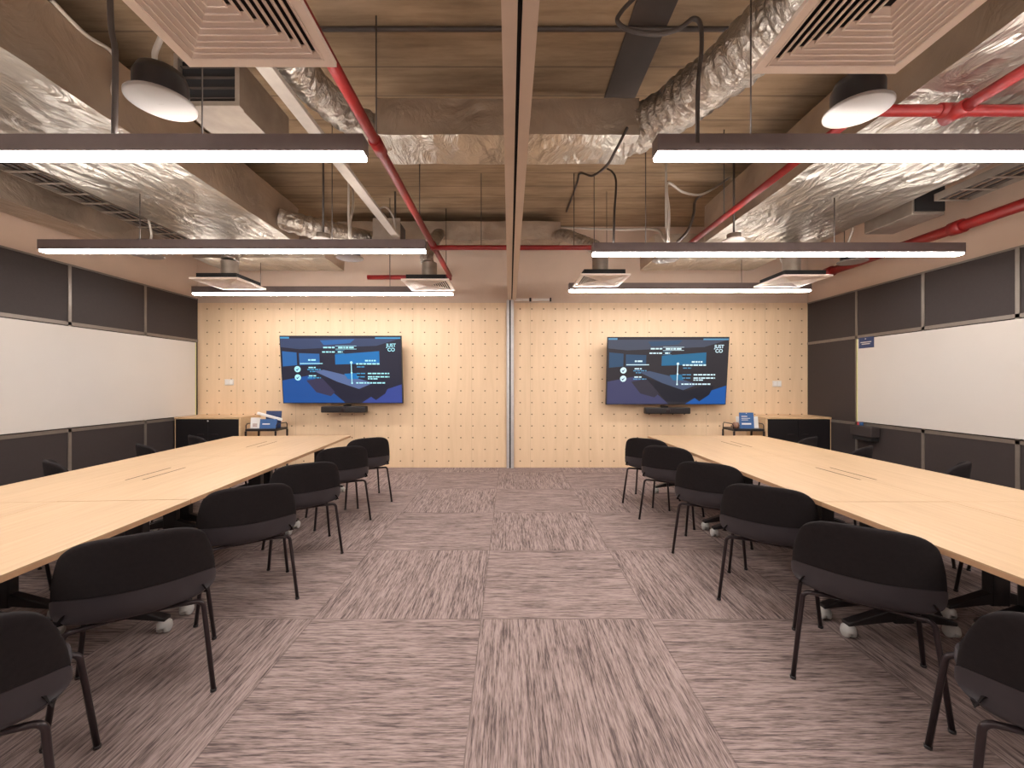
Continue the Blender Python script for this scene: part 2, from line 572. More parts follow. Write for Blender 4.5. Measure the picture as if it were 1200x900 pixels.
# wall switches
def switch(x, z, label):
    t = thing('wall_switch', (x, YB - 0.001, z))
    tag(t, label, 'switch')
    MB().box(-0.075, 0.075, -0.012, 0, -0.05, 0.05).build('switch_plate', M['white_plastic'], t, 0.006)
    for s in (-1, 1):
        MB().box(s * 0.035 - 0.026, s * 0.035 + 0.026, -0.02, -0.012, -0.034, 0.034).build('rocker', M['paper'], t, 0.003)
switch(-4.64, 1.415, 'white double wall switch left of the left-hand screen')
switch(4.43, 1.39, 'white double wall switch right of the right-hand screen')

# ------------------------------------------------------------------ screens
def scr_mat(name, c, k=1.0):
    return emit('screen_' + name, tuple(v * k for v in c), 1.0)

def television(x, z, rows, label, bar_label, tint):
    W, H = 1.93, 1.085
    t = thing('television', (x, 6.56, z))
    t.rotation_euler = (math.radians(6), 0, 0)
    tag(t, label, 'television')
    mb = MB().box(-W / 2, W / 2, -0.02, 0.03, -H / 2, H / 2)
    mb.build('housing', M['black'], t, 0.004)
    mb = MB()
    mb.box(-0.28, 0.28, 0.03, 0.07, -0.22, 0.22)
    mb.box(-0.2, -0.14, 0.06, 0.175, -0.10, 0.10)
    mb.box(0.14, 0.20, 0.06, 0.175, -0.10, 0.10)
    mb.build('wall_mount', M['black_metal'], t)
    # screen: one flat mesh of coloured fields
    names = ['base', 'ceil', 'boardA', 'boardB', 'table', 'dark', 'floorL', 'floorR', 'white', 'check', 'brown', 'soft']
    mats = [scr_mat(n + tint, rows[n]) for n in names]
    w2, h2 = W / 2 - 0.012, H / 2 - 0.012
    mb = MB()
    lay = [0]
    def q(n, pts, dy=None):
        mb.mi = names.index(n)
        lay[0] += 1
        y = -0.0205 - 0.00012 * lay[0]
        mb.poly([(-w2 + 2 * w2 * a, y, h2 - 2 * h2 * b) for a, b in pts])
    def bar(n, x0, x1, y, h=0.008):
        q(n, [(x0, y - h), (x1, y - h), (x1, y + h), (x0, y + h)])
    def words(n, x0, x1, y, h=0.008):
        xx = x0
        rnd = random.Random(int(x0 * 1000 + y * 3000))
        while xx < x1:
            l = min(rnd.uniform(0.012, 0.04), x1 - xx)
            bar(n, xx, xx + l, y, h)
            xx += l + 0.006
    def disc(n, cx, cy, r, k=20):
        q(n, [(cx + r * math.cos(2 * PI * i / k) * h2 / w2, cy + r * math.sin(2 * PI * i / k)) for i in range(k)])
    q('base', [(0, 0), (1, 0), (1, 1), (0, 1)])
    q('ceil', [(0.0, 0.03), (1.0, 0.03), (0.80, 0.14), (0.40, 0.17), (0.16, 0.19), (0, 0.16)])
    q('boardA', [(0.33, 0.06), (0.62, 0.04), (0.58, 0.10), (0.36, 0.13)])
    q('boardA', [(0.01, 0.22), (0.13, 0.24), (0.13, 0.43), (0.01, 0.45)])
    q('boardA', [(0.15, 0.25), (0.32, 0.26), (0.32, 0.42), (0.15, 0.43)])
    q('boardB', [(0.45, 0.27), (0.82, 0.22), (0.82, 0.40), (0.45, 0.42)])
    q('floorL', [(0.0, 0.66), (0.24, 0.58), (0.34, 0.72), (0.52, 1.0), (0, 1.0)])
    q('brown', [(0.20, 0.66), (0.34, 0.62), (0.46, 0.80), (0.40, 0.90), (0.28, 0.84)])
    q('dark', [(0.32, 0.60), (0.60, 0.76), (0.66, 0.80), (0.86, 0.70), (0.80, 0.84), (0.66, 0.97), (0.50, 0.96), (0.42, 0.80)])
    q('table', [(0.27, 0.52), (0.35, 0.50), (0.58, 0.60), (0.76, 0.70), (0.64, 0.79), (0.46, 0.68)])
    q('boardB', [(0.52, 0.56), (0.62, 0.55), (0.64, 0.64), (0.55, 0.64)])
    q('floorR', [(0.80, 0.84), (1.0, 0.72), (1.0, 1.0), (0.66, 1.0)])
    q('dark', [(0.70, 0.86), (0.80, 0.74), (0.90, 0.72), (0.86, 0.86), (0.78, 0.96)])
    # interface marks
    bar('soft', 0.0, 0.075, 0.02, 0.012)
    bar('soft', 0.79, 1.0, 0.025, 0.011)
    words('white', 0.355, 0.45, 0.165, 0.011)
    q('white', [(0.457, 0.14), (0.632, 0.14), (0.632, 0.146), (0.457, 0.146)])
    q('white', [(0.457, 0.186), (0.632, 0.186), (0.632, 0.192), (0.457, 0.192)])
    words('white', 0.48, 0.615, 0.167, 0.012)
    words('white', 0.345, 0.45, 0.232, 0.010)
    q('soft', [(0.457, 0.206), (0.53, 0.206), (0.53, 0.211), (0.457, 0.211)])
    q('soft', [(0.457, 0.252), (0.53, 0.252), (0.53, 0.257), (0.457, 0.257)])
    words('white', 0.475, 0.515, 0.231, 0.011)
    words('white', 0.225, 0.29, 0.352, 0.012)
    bar('white', 0.155, 0.345, 0.405, 0.006)
    for cy in (0.49, 0.615):
        disc('white', 0.132, cy, 0.047)
        q('check', [(0.116, cy), (0.128, cy + 0.030), (0.150, cy - 0.026), (0.128, cy + 0.004)])
        words('white', 0.225, 0.285, cy - 0.025, 0.009)
        words('soft', 0.215, 0.325, cy + 0.005, 0.008)
    words('soft', 0.235, 0.28, 0.525, 0.008)
    words('white', 0.70, 0.79, 0.362, 0.012)
    q('white', [(0.581, 0.39), (0.588, 0.39), (0.588, 0.70), (0.581, 0.70)])
    disc('white', 0.585, 0.39, 0.02); disc('white', 0.585, 0.545, 0.014); disc('white', 0.585, 0.70, 0.014)
    words('white', 0.625, 0.82, 0.41, 0.011)
    words('soft', 0.63, 0.70, 0.455, 0.008)
    words('soft', 0.625, 0.70, 0.555, 0.008); words('white', 0.72, 0.90, 0.555, 0.010)
    words('soft', 0.625, 0.70, 0.605, 0.008); words('white', 0.72, 0.90, 0.605, 0.010)
    words('white', 0.72, 0.80, 0.635, 0.009)
    words('white', 0.62, 0.865, 0.697, 0.010)
    # logo: two stacked words
    mb.mi = names.index('white')
    for body, sz, a, b in (('JUST', 0.074, 0.922, 0.135), ('CO', 0.078, 0.922, 0.20)):
        mat = Matrix.Translation((-w2 + 2 * w2 * a, -0.031, h2 - 2 * h2 * b)) @ Matrix.Rotation(PI / 2, 4, 'X')
        mb.text(body, sz, mat, 0.002)
    mb.build('screen', mats, t, recalc=False)
    # video bar under the screen
    b = thing('video_bar', (x + 0.02, 6.60, z - H / 2 - 0.145))
    tag(b, bar_label, 'video bar')
    MB().box(-0.36, 0.36, -0.05, 0.06, 0, 0.10).build('bar_body', M['black'], b, 0.014, 3)
    MB().lathe([(0.034, 0), (0.034, 0.008), (0.024, 0.012), (0.0, 0.008)], (0, -0.05, 0.05), 24, Matrix.Rotation(PI / 2, 4, 'X')).build('lens', M['black_metal'], b)
    MB().box(-0.04, 0.04, 0.06, 0.185, 0.02, 0.12).build('bracket', M['black_metal'], b)

left_rows = dict(base=(0.012, 0.012, 0.03), ceil=(0.035, 0.055, 0.13), boardA=(0.02, 0.13, 0.38), boardB=(0.005, 0.17, 0.48), table=(0.10, 0.15, 0.32), dark=(0.008, 0.008, 0.025),
                 floorL=(0.008, 0.075, 0.30), floorR=(0.035, 0.06, 0.28), white=(0.45, 0.90, 1.0), check=(0.03, 0.10, 0.3), brown=(0.035, 0.03, 0.075), soft=(0.06, 0.34, 0.62))
right_rows = dict(base=(0.022, 0.018, 0.022), ceil=(0.055, 0.065, 0.10), boardA=(0.025, 0.07, 0.14), boardB=(0.014, 0.14, 0.28), table=(0.06, 0.085, 0.15), dark=(0.008, 0.008, 0.015),
                  floorL=(0.05, 0.05, 0.12), floorR=(0.006, 0.09, 0.36), white=(0.72, 0.93, 1.0), check=(0.05, 0.08, 0.16), brown=(0.03, 0.026, 0.04), soft=(0.10, 0.30, 0.50))
television(-2.68, 1.615, left_rows, 'large flat screen on the left half of the pegboard wall', 'black video bar mounted under the left-hand screen', '_left')
television(2.52, 1.595, right_rows, 'large flat screen on the right half of the pegboard wall', 'black video bar mounted under the right-hand screen', '_right')

# ------------------------------------------------------------------ cabinets by the corners
def cabinet(x0, x1, label, side):
    z = 0.879
    y0, y1 = 6.28, 6.785
    t = thing('cabinet', ((x0 + x1) / 2, (y0 + y1) / 2, 0))
    tag(t, label, 'cabinet')
    w = (x1 - x0) / 2; d = (y1 - y0) / 2
    MB().box(-w, w, -d - 0.012, d, z - 0.028, z).build('cabinet_top', M['oak_cab'], t, 0.002)
    mb = MB()
    tl, tr = (0.006, 0.03) if side < 0 else (0.03, 0.006)
    mb.box(-w, -w + tl, -d, d, 0, z - 0.028)
    mb.box(w - tr, w, -d, d, 0, z - 0.028)
    mb.box(-w + tl, w - tr, -d + 0.02, d, 0, 0.06)
    mb.box(-w + tl, w - tr, d - 0.02, d, 0.06, z - 0.028)
    mb.build('carcass', M['oak_cab'], t)
    for s in (-1, 1):
        a, b = sorted((s * 0.003, s * (w - (tl if s < 0 else tr) - 0.003)))
        dr = MB().box(a, b, -d + 0.004, -d + 0.024, 0.065, z - 0.036).build('door', M['dark_front'], t)
        c = s * 0.11
        MB().box(c - 0.05, c + 0.05, -d - 0.006, -d + 0.004, 0.60, 0.616).build('handle', M['black_metal'], dr)
    if side < 0:
        MB().lathe([(0, 0.004), (0.012, 0.004), (0.012, 0)], (-0.0, -d + 0.003, z - 0.06), 16, Matrix.Rotation(PI / 2, 4, 'X')).build('lock', M['alu'], t)
cabinet(-5.13, -4.12, 'black-door oak cabinet in the left corner', -1)
cabinet(3.93, 4.93, 'black-door oak cabinet in the right corner', 1)

# ------------------------------------------------------------------ small side tables and their papers
def side_table(x, y, label):
    t = thing('side_table', (x, y, 0))
    tag(t, label, 'side table')
    MB().box(-0.235, 0.235, -0.17, 0.17, 0.665, 0.70).build('tray_top', M['black'], t, 0.006)
    for sx in (-1, 1):
        for sy in (-1, 1):
            MB().box(sx * 0.228 - 0.011, sx * 0.228 + 0.011, sy * 0.163 - 0.011, sy * 0.163 + 0.011, 0, 0.665).build('leg', M['black_metal'], t)
    for sx in (-1, 1):
        mb = MB().tube([(sx * 0.232, -0.15, 0.70), (sx * 0.232, -0.15, 0.75), (sx * 0.232, -0.12, 0.775), (sx * 0.232, 0.12, 0.775), (sx * 0.232, 0.15, 0.75), (sx * 0.232, 0.15, 0.70)], 0.007, 8)
        mb.build('rail', M['black_metal'], t)
    return t
side_table(3.66, 6.42, 'small black side table between the right screen and the right cabinet')
side_table(-3.80, 6.42, 'small black side table between the left cabinet and the left screen')

def card(name, w, h, loc, rz, lean, mats, label, cat, lines=(), group=None):
    t = thing(name, loc, rz)
    tag(t, label, cat, group)
    R = Matrix.Rotation(lean, 4, 'X')
    MB().box(-w / 2, w / 2, -0.004, 0.004, 0, h, R).build('card_sheet', mats, t)
    mb = MB().poly([R @ Vector(p) for p in ((-w * 0.35, 0.004, h * 0.8), (w * 0.35, 0.004, h * 0.8), (w * 0.35, 0.004 + h * 0.3, 0.004), (-w * 0.35, 0.004 + h * 0.3, 0.004))])
    if lines:
        lb = MB()
        for (a, b, z, hh) in lines:
            lb.box(w * a, w * b, -0.0052, -0.004, h * z, h * (z + hh), R)
        lb.build('print', M['paper'], t)
    mb.bm.free()
    return t
ZT = 0.7012
card('leaflet_holder', 0.22, 0.245, (3.66, 6.31, ZT), 0.0, -0.10, M['blue_card'], 'upright blue leaflet on the side table right of the right screen', 'leaflet',
     ((-0.36, 0.05, 0.74, 0.045), (-0.36, 0.25, 0.62, 0.03), (-0.36, 0.1, 0.52, 0.03), (-0.36, 0.3, 0.24, 0.10), (-0.04, 0.04, 0.94, 0.03)))
card('paper_sheet', 0.34, 0.18, (3.71, 6.38, ZT), 0.0, -0.12, M['paper'], 'white papers standing behind the blue leaflet on the right side table', 'paper')
o = MB().lathe([(0, 0), (0.045, 0), (0.062, 0.03), (0.066, 0.06), (0.055, 0.10), (0.035, 0.12), (0, 0.118)], (0, 0, 0), 24).build('brown_pot', M['brown_ball'])
o.location = (3.490, 6.318, ZT); o.scale = (0.8, 0.8, 0.8)
tag(o, 'small brown pot on the left end of the right side table', 'pot')
card('leaflet_holder', 0.26, 0.145, (-3.715, 6.30, ZT), 0.0, -0.16, M['blue_card'], 'low blue leaflet on the side table left of the left screen', 'leaflet', ((-0.34, 0.1, 0.42, 0.12),))
card('photo_card', 0.15, 0.165, (-3.935, 6.34, ZT), 0.0, -0.1, M['paper'], 'white picture card on the left end of the left side table', 'card')
mb = MB().box(-0.04, 0.03, -0.006, -0.0045, 0.02, 0.075, Matrix.Rotation(-0.1, 4, 'X'))
o = mb.build('picture', M['photo_pink'], bpy.data.objects['photo_card'])
card('blue_booklet', 0.24, 0.265, (-3.70, 6.41, ZT), 0.0, -0.12, M['navy'], 'darker blue booklet standing behind the blue leaflet on the left side table', 'booklet')
o = MB().box(-0.20, 0.20, -0.012, 0.012, 0, 0.042).build('white_paper_roll', M['paper'], None, 0.008)
o.location = (-3.72, 6.345, 0.865); o.rotation_euler = (0.0, math.radians(15), 0)
tag(o, 'white folded strip resting aslant across the blue booklets on the left side table', 'paper strip')

# ------------------------------------------------------------------ flip-top tables
TZ = 0.72
TW, TL = 0.7348, 1.4778
def make_table():
    t = thing('folding_table')
    MB().box(-TW / 2, TW / 2, -TL / 2, TL / 2, TZ - 0.006, TZ).build('tabletop', M['oak'], t)
    MB().box(-TW / 2, TW / 2, -TL / 2, TL / 2, TZ - 0.027, TZ - 0.0062).build('edge_band', M['oak_edge'], t)
    MB().box(-0.012, 0.012, -TL / 2 + 0.12, TL / 2 - 0.12, TZ - 0.075, TZ - 0.0275).build('beam', M['black'], t)
    for s in (-1, 1):
        y = s * (TL / 2 - 0.085)
        mb = MB().box(-0.055, 0.055, y - 0.03, y + 0.03, 0.085, TZ - 0.06)
        mb.box(-0.13, 0.13, y - 0.035, y + 0.035, TZ - 0.06, TZ - 0.0275)
        c = mb.build('column', M['black'], t, 0.008)
        mb = MB()
        for k in (-1, 1):
            pts = []
            mb.prism([(k * 0.02, y - 0.028, 0.17), (k * 0.06, y - 0.028, 0.165), (k * 0.30, y - 0.022, 0.085), (k * 0.30, y - 0.022, 0.065), (k * 0.06, y - 0.028, 0.095), (k * 0.02, y - 0.028, 0.085)], (0, 0.052, 0))
        mb.build('foot', M['black'], t, 0.006)
        for k in (-1, 1):
            x = k * 0.285
            R = Matrix.Rotation(PI / 2, 4, 'Y')
            mb = MB()
            for dx in (-0.017, 0.017):
                mb.lathe([(0, -0.011), (0.022, -0.011), (0.030, -0.007), (0.030, 0.007), (0.022, 0.011), (0, 0.011)], (x + dx, y, 0.030), 24, R)
            mb.box(x - 0.008, x + 0.008, y - 0.008, y + 0.008, 0.02, 0.07)
            w = mb.build('castor', M['castor'], t)
            hb = MB()
            hb.lathe([(0, 0.034), (0.02, 0.033), (0.034, 0.02), (0.037, 0.0)], (x, y, 0.036), 20)
            hb.build('castor_hood', M['castor'], w)
    return t

proto = make_table()
slot_me = {}
def place_table(loc, rz, inner, label, group, first=[True]):
    """inner: +1 when the cable slot lies near the +x edge, -1 near the -x edge"""
    if first[0]:
        t = proto; first[0] = False
        t.location = loc; t.rotation_euler = (0, 0, rz)
    else:
        t = dup(proto, loc, rz)
        for c in list(t.children):
            if c.name.startswith('cable_slot'):
                bpy.data.objects.remove(c)
    tag(t, label, 'table', group)
    x = inner * (TW / 2 - 0.055)
    MB().box(x - 0.005, x + 0.005, -0.21, 0.21, TZ - 0.002, TZ + 0.0006).build('cable_slot', M['dark_gap'], t)
    return t

rowc = [4.57, 3.09, 1.61]
rn = ['nearest the pegboard wall', 'in the middle of the run', 'nearest the camera']
for k, y in enumerate(rowc):
    for c, sd in ((-1, 'aisle-side'), (1, 'wall-side')):
        place_table((2.525 + c * (0.3685 if k < 2 else 0.3695), y - (0.003 if c < 0 and k == 2 else 0), 0), 0, -c, f'oak-topped {sd} table of the right-hand run, {rn[k]}', 'tables of the right-hand run')
LROT = math.radians(4.0)
LP = Vector((-2.60, 2.34, 0))
def lft(x, y):
    return LP + Matrix.Rotation(LROT, 4, 'Z') @ Vector((x, y - 2.34, 0))
for k, y in enumerate(rowc):
    for c, sd in ((1, 'aisle-side'), (-1, 'wall-side')):
        place_table(lft(c * (0.3685 if k < 2 else 0.3695), y - (0.003 if c > 0 and k == 2 else 0)), LROT, -c, f'oak-topped {sd} table of the left-hand run, {rn[k]}', 'tables of the left-hand run')

# ------------------------------------------------------------------ chairs
def chair_outline(u, v):
    """u -1..1 across, v 0..1 from the seat's front edge over the seat to the top of the back -> rounded sheet coordinates"""
    b = 2 * v - 1
    uu = u * (1 - 0.15 * abs(b) ** 3.5)
    h = max(0.0, 1 - abs(u) ** 2.9) ** (1 / 2.9)
    if b > 0.2:
        bb = 0.2 + (b - 0.2) * (0.52 + 0.48 * h)
    elif b < -0.4:
        bb = -0.4 + (b + 0.4) * (0.45 + 0.55 * h)
    else:
        bb = b
    return uu, (bb + 1) / 2

CL = [(0.235, 0.446), (0.15, 0.440), (0.05, 0.432), (-0.07, 0.425), (-0.17, 0.423), (-0.225, 0.436), (-0.250, 0.482), (-0.259, 0.555), (-0.266, 0.63), (-0.274, 0.71), (-0.282, 0.780)]
CL = [(2 * CL[0][0] - CL[1][0], 2 * CL[0][1] - CL[1][1])] + CL + [(2 * CL[-1][0] - CL[-2][0], 2 * CL[-1][1] - CL[-2][1])]
def bucket(uu, vv):
    n = len(CL) - 3
    t = vv * n
    i = max(0, min(int(math.floor(t)), n - 1)); f = t - i
    p0, p1, p2, p3 = CL[i:i + 4]
    def cr(a, b2, c, d):
        return 0.5 * (2 * b2 + (c - a) * f + (2 * a - 5 * b2 + 4 * c - d) * f * f + (3 * b2 - a - 3 * c + d) * f ** 3)
    y = cr(p0[0], p1[0], p2[0], p3[0]); z = cr(p0[1], p1[1], p2[1], p3[1])
    s = max(0.0, min(1.0, (vv - 0.28) / 0.34)); s = s * s * (3 - 2 * s)
    hw = 0.243 + 0.026 * s - 0.016 * math.exp(-((vv - 0.46) / 0.09) ** 2)
    W = 0.55 + 0.30 * s                     # wrap angle
    R = hw / math.sin(W)
    th = uu * W
    d = R * (1 - math.cos(th))
    y += d * (0.15 + 0.85 * s) * s
    z += d * (1 - s) * (0.62 if vv > 0.3 else 0.35 + 0.9 * vv)
    return Vector((R * math.sin(th), y, z))
def bucket_n(uu, vv):
    e = 1e-3
    a = bucket(uu + e, vv) - bucket(uu - e, vv)
    b = bucket(uu, vv + e) - bucket(uu, vv - e)
    n = a.cross(b)                          # x cross forward/up: points away from the sitter on the back, down under the seat
    n.normalize()
    return n

def sheet_part(name, v0, v1, nu, nv, t_out, t_in, mat, parent, us=1.0, taper=(1, 1)):
    """closed solid around the bucket sheet, thinning to a rounded rim; taper: round the v0 / v1 ends too"""
    bm = bmesh.new()
    inner, outer = [], []
    for j in range(nv + 1):
        tv = j / nv
        if taper[0] and taper[1]:
            tv = 0.5 - 0.5 * math.cos(PI * tv)
        elif taper[1]:
            tv = math.sin(tv * PI / 2)
        elif taper[0]:
            tv = 1 - math.cos(tv * PI / 2)
        v = v0 + (v1 - v0) * tv
        ra, rb = [], []
        for i in range(nu + 1):
            u = math.sin((2 * i / nu - 1) * PI / 2)
            uu, vv = chair_outline(u, v)
            uu *= us
            e = abs(u) ** 6
            if taper[0]: e = max(e, (1 - tv) ** 9)
            if taper[1]: e = max(e, tv ** 9)
            k = math.sqrt(max(0.0, 1 - e * e)) * 0.9 + 0.1
            P, n = bucket(uu, vv), bucket_n(uu, vv)
            if n.z + 0.0 * n.y > 0 and vv < 0.4: n = -n
            mid = (t_in - t_out) / 2; hf = (t_in + t_out) / 2
            ra.append(bm.verts.new(P - n * (mid + hf * k)))
            rb.append(bm.verts.new(P - n * (mid - hf * k)))
        inner.append(ra); outer.append(rb)
    for j in range(nv):
        for i in range(nu):
            bm.faces.new((inner[j][i], inner[j][i + 1], inner[j + 1][i + 1], inner[j + 1][i]))
            bm.faces.new((outer[j][i], outer[j + 1][i], outer[j + 1][i + 1], outer[j][i + 1]))
    for j in range(nv):
        for i in (0, nu):
            bm.faces.new((inner[j][i], inner[j + 1][i], outer[j + 1][i], outer[j][i]))
    for i in range(nu):
        for j in (0, nv):
            bm.faces.new((inner[j][i], inner[j][i + 1], outer[j][i + 1], outer[j][i]))
    bmesh.ops.recalc_face_normals(bm, faces=bm.faces)
    for f in bm.faces: f.smooth = True
    bm.normal_update()
    for e in bm.edges:
        if len(e.link_faces) == 2 and e.link_faces[0].normal.angle(e.link_faces[1].normal, 0) > 1.0:
            e.smooth = False
    me = bpy.data.meshes.new(name)
    bm.to_mesh(me); bm.free()
    me.materials.append(mat)
    o = bpy.data.objects.new(name, me)
    COL.objects.link(o); o.parent = parent
    return o

def make_chair():
    t = thing('meeting_chair')
    VS = 0.69
    sheet_part('shell', 0.0, VS, 26, 34, 0.010, 0.004, M['shell'], t, 1.0, (1, 0))
    sheet_part('backrest', VS + 0.004, 1.0, 28, 20, 0.013, 0.022, M['fabric'], t, 1.0, (0, 1))
    sheet_part('seat', 0.012, 0.60, 22, 26, -0.005, 0.038, M['fabric'], t, 0.96, (1, 1))
    feet = {('r', -1): (-0.262, -0.233), ('r', 1): (0.262, -0.233), ('f', -1): (-0.262, 0.233), ('f', 1): (0.262, 0.233)}
    for (k, sx), (fx, fy) in feet.items():
        tx, ty = fx * 0.86, fy * 0.80
        pts = [(0.06 * sx, ty * 0.85, 0.406)]
        bx, bz, rad = tx, 0.406, 0.032
        for q in range(9):                                   # the bent corner of the tube
            a = PI / 2 * q / 8
            pts.append((bx - sx * rad * (1 - math.sin(a)), ty + (fy - ty) * 0.02 * q / 8, bz - rad * (1 - math.cos(a))))
        pts += [(tx + (fx - tx) * 0.3, ty + (fy - ty) * 0.3, 0.27), (fx, fy, 0.006)]
        lg = MB().tube(pts, 0.0105, 10).build('leg', M['black_metal'], t)
        MB().lathe([(0, 0), (0.0125, 0), (0.0125, 0.012), (0, 0.012)], (fx, fy, 0), 12).build('glide', M['black'], lg)
    MB().box(-0.11, 0.11, -0.17, 0.17, 0.395, 0.421).build('under_frame', M['black_metal'], t, 0.004)
    return t

chair0 = make_chair()
def place_chair(x, y, rz, label, group, first=[True]):
    if first[0]:
        first[0] = False
        t = chair0; t.location = (x, y, 0); t.rotation_euler = (0, 0, rz)
    else:
        t = dup(chair0, (x, y, 0), rz)
    tag(t, label, 'chair', group)
    return t

ordn = ['first', 'second', 'third', 'fourth', 'fifth', 'sixth']
RA = math.radians(-35.4)
for k, (ax, ay) in enumerate(((1.34, 4.80), (1.352, 4.226), (1.361, 3.385), (1.367, 2.656), (1.360, 1.953), (1.35, 1.20))):
    place_chair(ax + 0.335, ay + 0.03, RA, f'black chair on the aisle side of the right tables, {ordn[k]} from the pegboard wall', 'aisle chairs of the right table run')
for k, (ax, ay) in enumerate(((-1.405, 4.85), (-1.435, 4.20), (-1.39, 3.377), (-1.39, 2.667), (-1.36, 1.872), (-1.325, 1.20))):
    place_chair(ax - 0.335, ay + 0.03, -RA, f'black chair on the aisle side of the left tables, {ordn[k]} from the pegboard wall', 'aisle chairs of the left table run')
for k, (ax, ay) in enumerate(((3.72, 4.93), (3.74, 4.22), (3.79, 3.40), (3.70, 2.68))):
    place_chair(ax - 0.349, ay + 0.038, -RA, f'black chair on the whiteboard side of the right tables, {ordn[k]} from the pegboard wall', 'whiteboard chairs of the right table run')
for k, (ax, ay) in enumerate(((-3.97, 5.05), (-3.97, 4.36), (-3.92, 3.48), (-3.80, 2.70))):
    place_chair(ax + 0.349, ay + 0.038, RA, f'black chair on the whiteboard side of the left tables, {ordn[k]} from the pegboard wall', 'whiteboard chairs of the left table run')

# ------------------------------------------------------------------ linear lamps
LZ = 2.67
def lamp(x0, x1, y, label, wires, group):
    t = thing('pendant_lamp', ((x0 + x1) / 2, y, LZ))
    tag(t, label, 'lamp', group)
    h = (x1 - x0) / 2
    mb = MB()
    mb.box(-h, h, -0.045, -0.036, 0, 0.092)
    mb.box(-h, h, 0.036, 0.045, 0, 0.092)
    mb.box(-h, -h + 0.006, -0.036, 0.036, 0.0, 0.092)
    mb.box(h - 0.006, h, -0.036, 0.036, 0.0, 0.092)
    mb.box(-h + 0.006, h - 0.006, -0.036, 0.036, 0.02, 0.075)
    mb.build('housing', M['lamp_body'], t)
    MB().box(-h + 0.007, h - 0.007, -0.0355, 0.0355, -0.020, 0.0195).build('light_diffuser', M['lamp_glow'], t)
    MB().box(-h + 0.007, h - 0.007, -0.0355, 0.0355, 0.0755, 0.085).build('added_uplight', M['uplight_fill'], t)  # glowing strip added on top to lift the ceiling
    cx = (x0 + x1) / 2
    for wx, wz in wires:
        MB().tube([(wx - cx, -0.04, 0.085), (wx - cx, -0.04, wz - LZ)], 0.004, 6).build('suspension_rod', M['cable'], t)
for k, (yl, yr) in enumerate(((5.80, 5.60), (3.92, 4.01), (2.28, 2.28), (0.62, 0.62), (-1.05, -1.05))):  # the last rows are added out of view to light the near half
    nm = ['nearest the pegboard wall', 'second from the pegboard wall', 'nearest the camera', 'unseen fill row added above the camera', 'unseen fill row added behind the camera'][k]
    lamp(-4.47, -0.80, yl, f'long linear pendant lamp on the left side, {nm}', [(-1.68, ZC), (-3.5, 3.197 if yl < 5.3 else 3.095)], 'linear lamps on the left side')
    lamp(0.81, 4.42 if k else 4.10, yr, f'long linear pendant lamp on the right side, {nm}', [(1.32, ZC), (3.15, 3.197 if yr < 5.2 else 3.075)], 'linear lamps on the right side')

# ------------------------------------------------------------------ air diffusers
def make_diffuser():
    t = thing('air_diffuser')
    h = 0.30
    mb = MB()
    for a in range(4):
        R = Matrix.Rotation(a * PI / 2, 4, 'Z')
        mb.prism([R @ Vector(p) for p in ((-h, -h, 0), (h, -h, 0), (h - 0.035, -h + 0.035, 0), (-h + 0.035, -h + 0.035, 0))], (0, 0, 0.02))
    mb.build('frame', M['grille'], t)
    mb = MB()
    for a in range(4):
        R = Matrix.Rotation(a * PI / 2, 4, 'Z')
        n = 9
        for k in range(n):
            y0 = -h + 0.037 + k * (h - 0.045) / n
            y1 = y0 + 0.021
            z0, z1 = 0.003, 0.017
            w0 = -y0; w1 = max(-y1, 0.003)
            pts = [(-w0, y0, z0), (w0, y0, z0), (w1, y1, z1), (-w1, y1, z1)]
            mb.prism([R @ Vector(p) for p in pts], (0, 0, 0.004))
            w2 = -y0 - 0.005
            mb.prism([R @ Vector(p) for p in ((-w0, y0, -0.001), (w0, y0, -0.001), (w2, y0 + 0.005, -0.001), (-w2, y0 + 0.005, -0.001))], (0, 0, 0.0045))
    mb.build('louvres', M['grille'], t)
    MB().box(-h + 0.05, h - 0.05, -h + 0.05, h - 0.05, 0.0255, 0.085).build('plenum_box', M['dark_gap'], t)
    mb = MB().lathe([(0.10, 0.085), (0.10, 0.30)], (0, 0, 0), 24)
    mb.build('collar', M['galv'], t)
    return t
dif0 = make_diffuser()
DZ = 2.69
for k, (x, y, lab) in enumerate(((-1.005, 1.372, 'square white air diffuser overhead, left of the ceiling track and nearest the camera'),
                                 (1.31, 1.408, 'square white air diffuser overhead, right of the ceiling track and nearest the camera'),
                                 (-3.66, 5.36, 'square white air diffuser by the far left corner, over the end lamp'),
                                 (-1.06, 5.43, 'square white air diffuser left of the ceiling track, by the pegboard wall'),
                                 (1.15, 5.19, 'square white air diffuser right of the ceiling track, by the pegboard wall'),
                                 (3.60, 5.23, 'square white air diffuser by the far right corner, over the end lamp'))):
    d = dif0 if k == 0 else dup(dif0, (x, y, DZ))
    d.location = (x, y, DZ if k < 5 else DZ)
    tag(d, lab, 'air diffuser', 'square air diffusers')

# ------------------------------------------------------------------ speakers and detectors
def make_speaker():
    t = thing('ceiling_speaker')
    MB().lathe([(0, 0.0), (0.142, 0.0), (0.152, 0.004), (0.152, 0.014), (0.14, 0.018), (0, 0.018)], (0, 0, 0), 40).build('speaker_grille', M['speaker_white'], t)
    c = MB().lathe([(0.118, 0.018), (0.118, 0.12), (0.10, 0.165), (0.05, 0.18), (0, 0.18)], (0, 0, 0), 32).build('speaker_can', M['black'], t)
    mb = MB()
    mb.tube(smooth_path([(-0.02, 0, 0.172), (-0.035, 0.0, 0.26), (-0.01, 0.01, 0.36), (0, 0.012, 0.46), (0, 0.012, ZC - SZ - 0.001)], 8), 0.013, 10)
    mb.build('hanger', M['grey_cable'], t)
    MB().box(-0.014, 0.014, -0.0015, 0.0, -0.0008, 0.0).build('badge', M['strip'], t)
    return t
SZ = 2.85
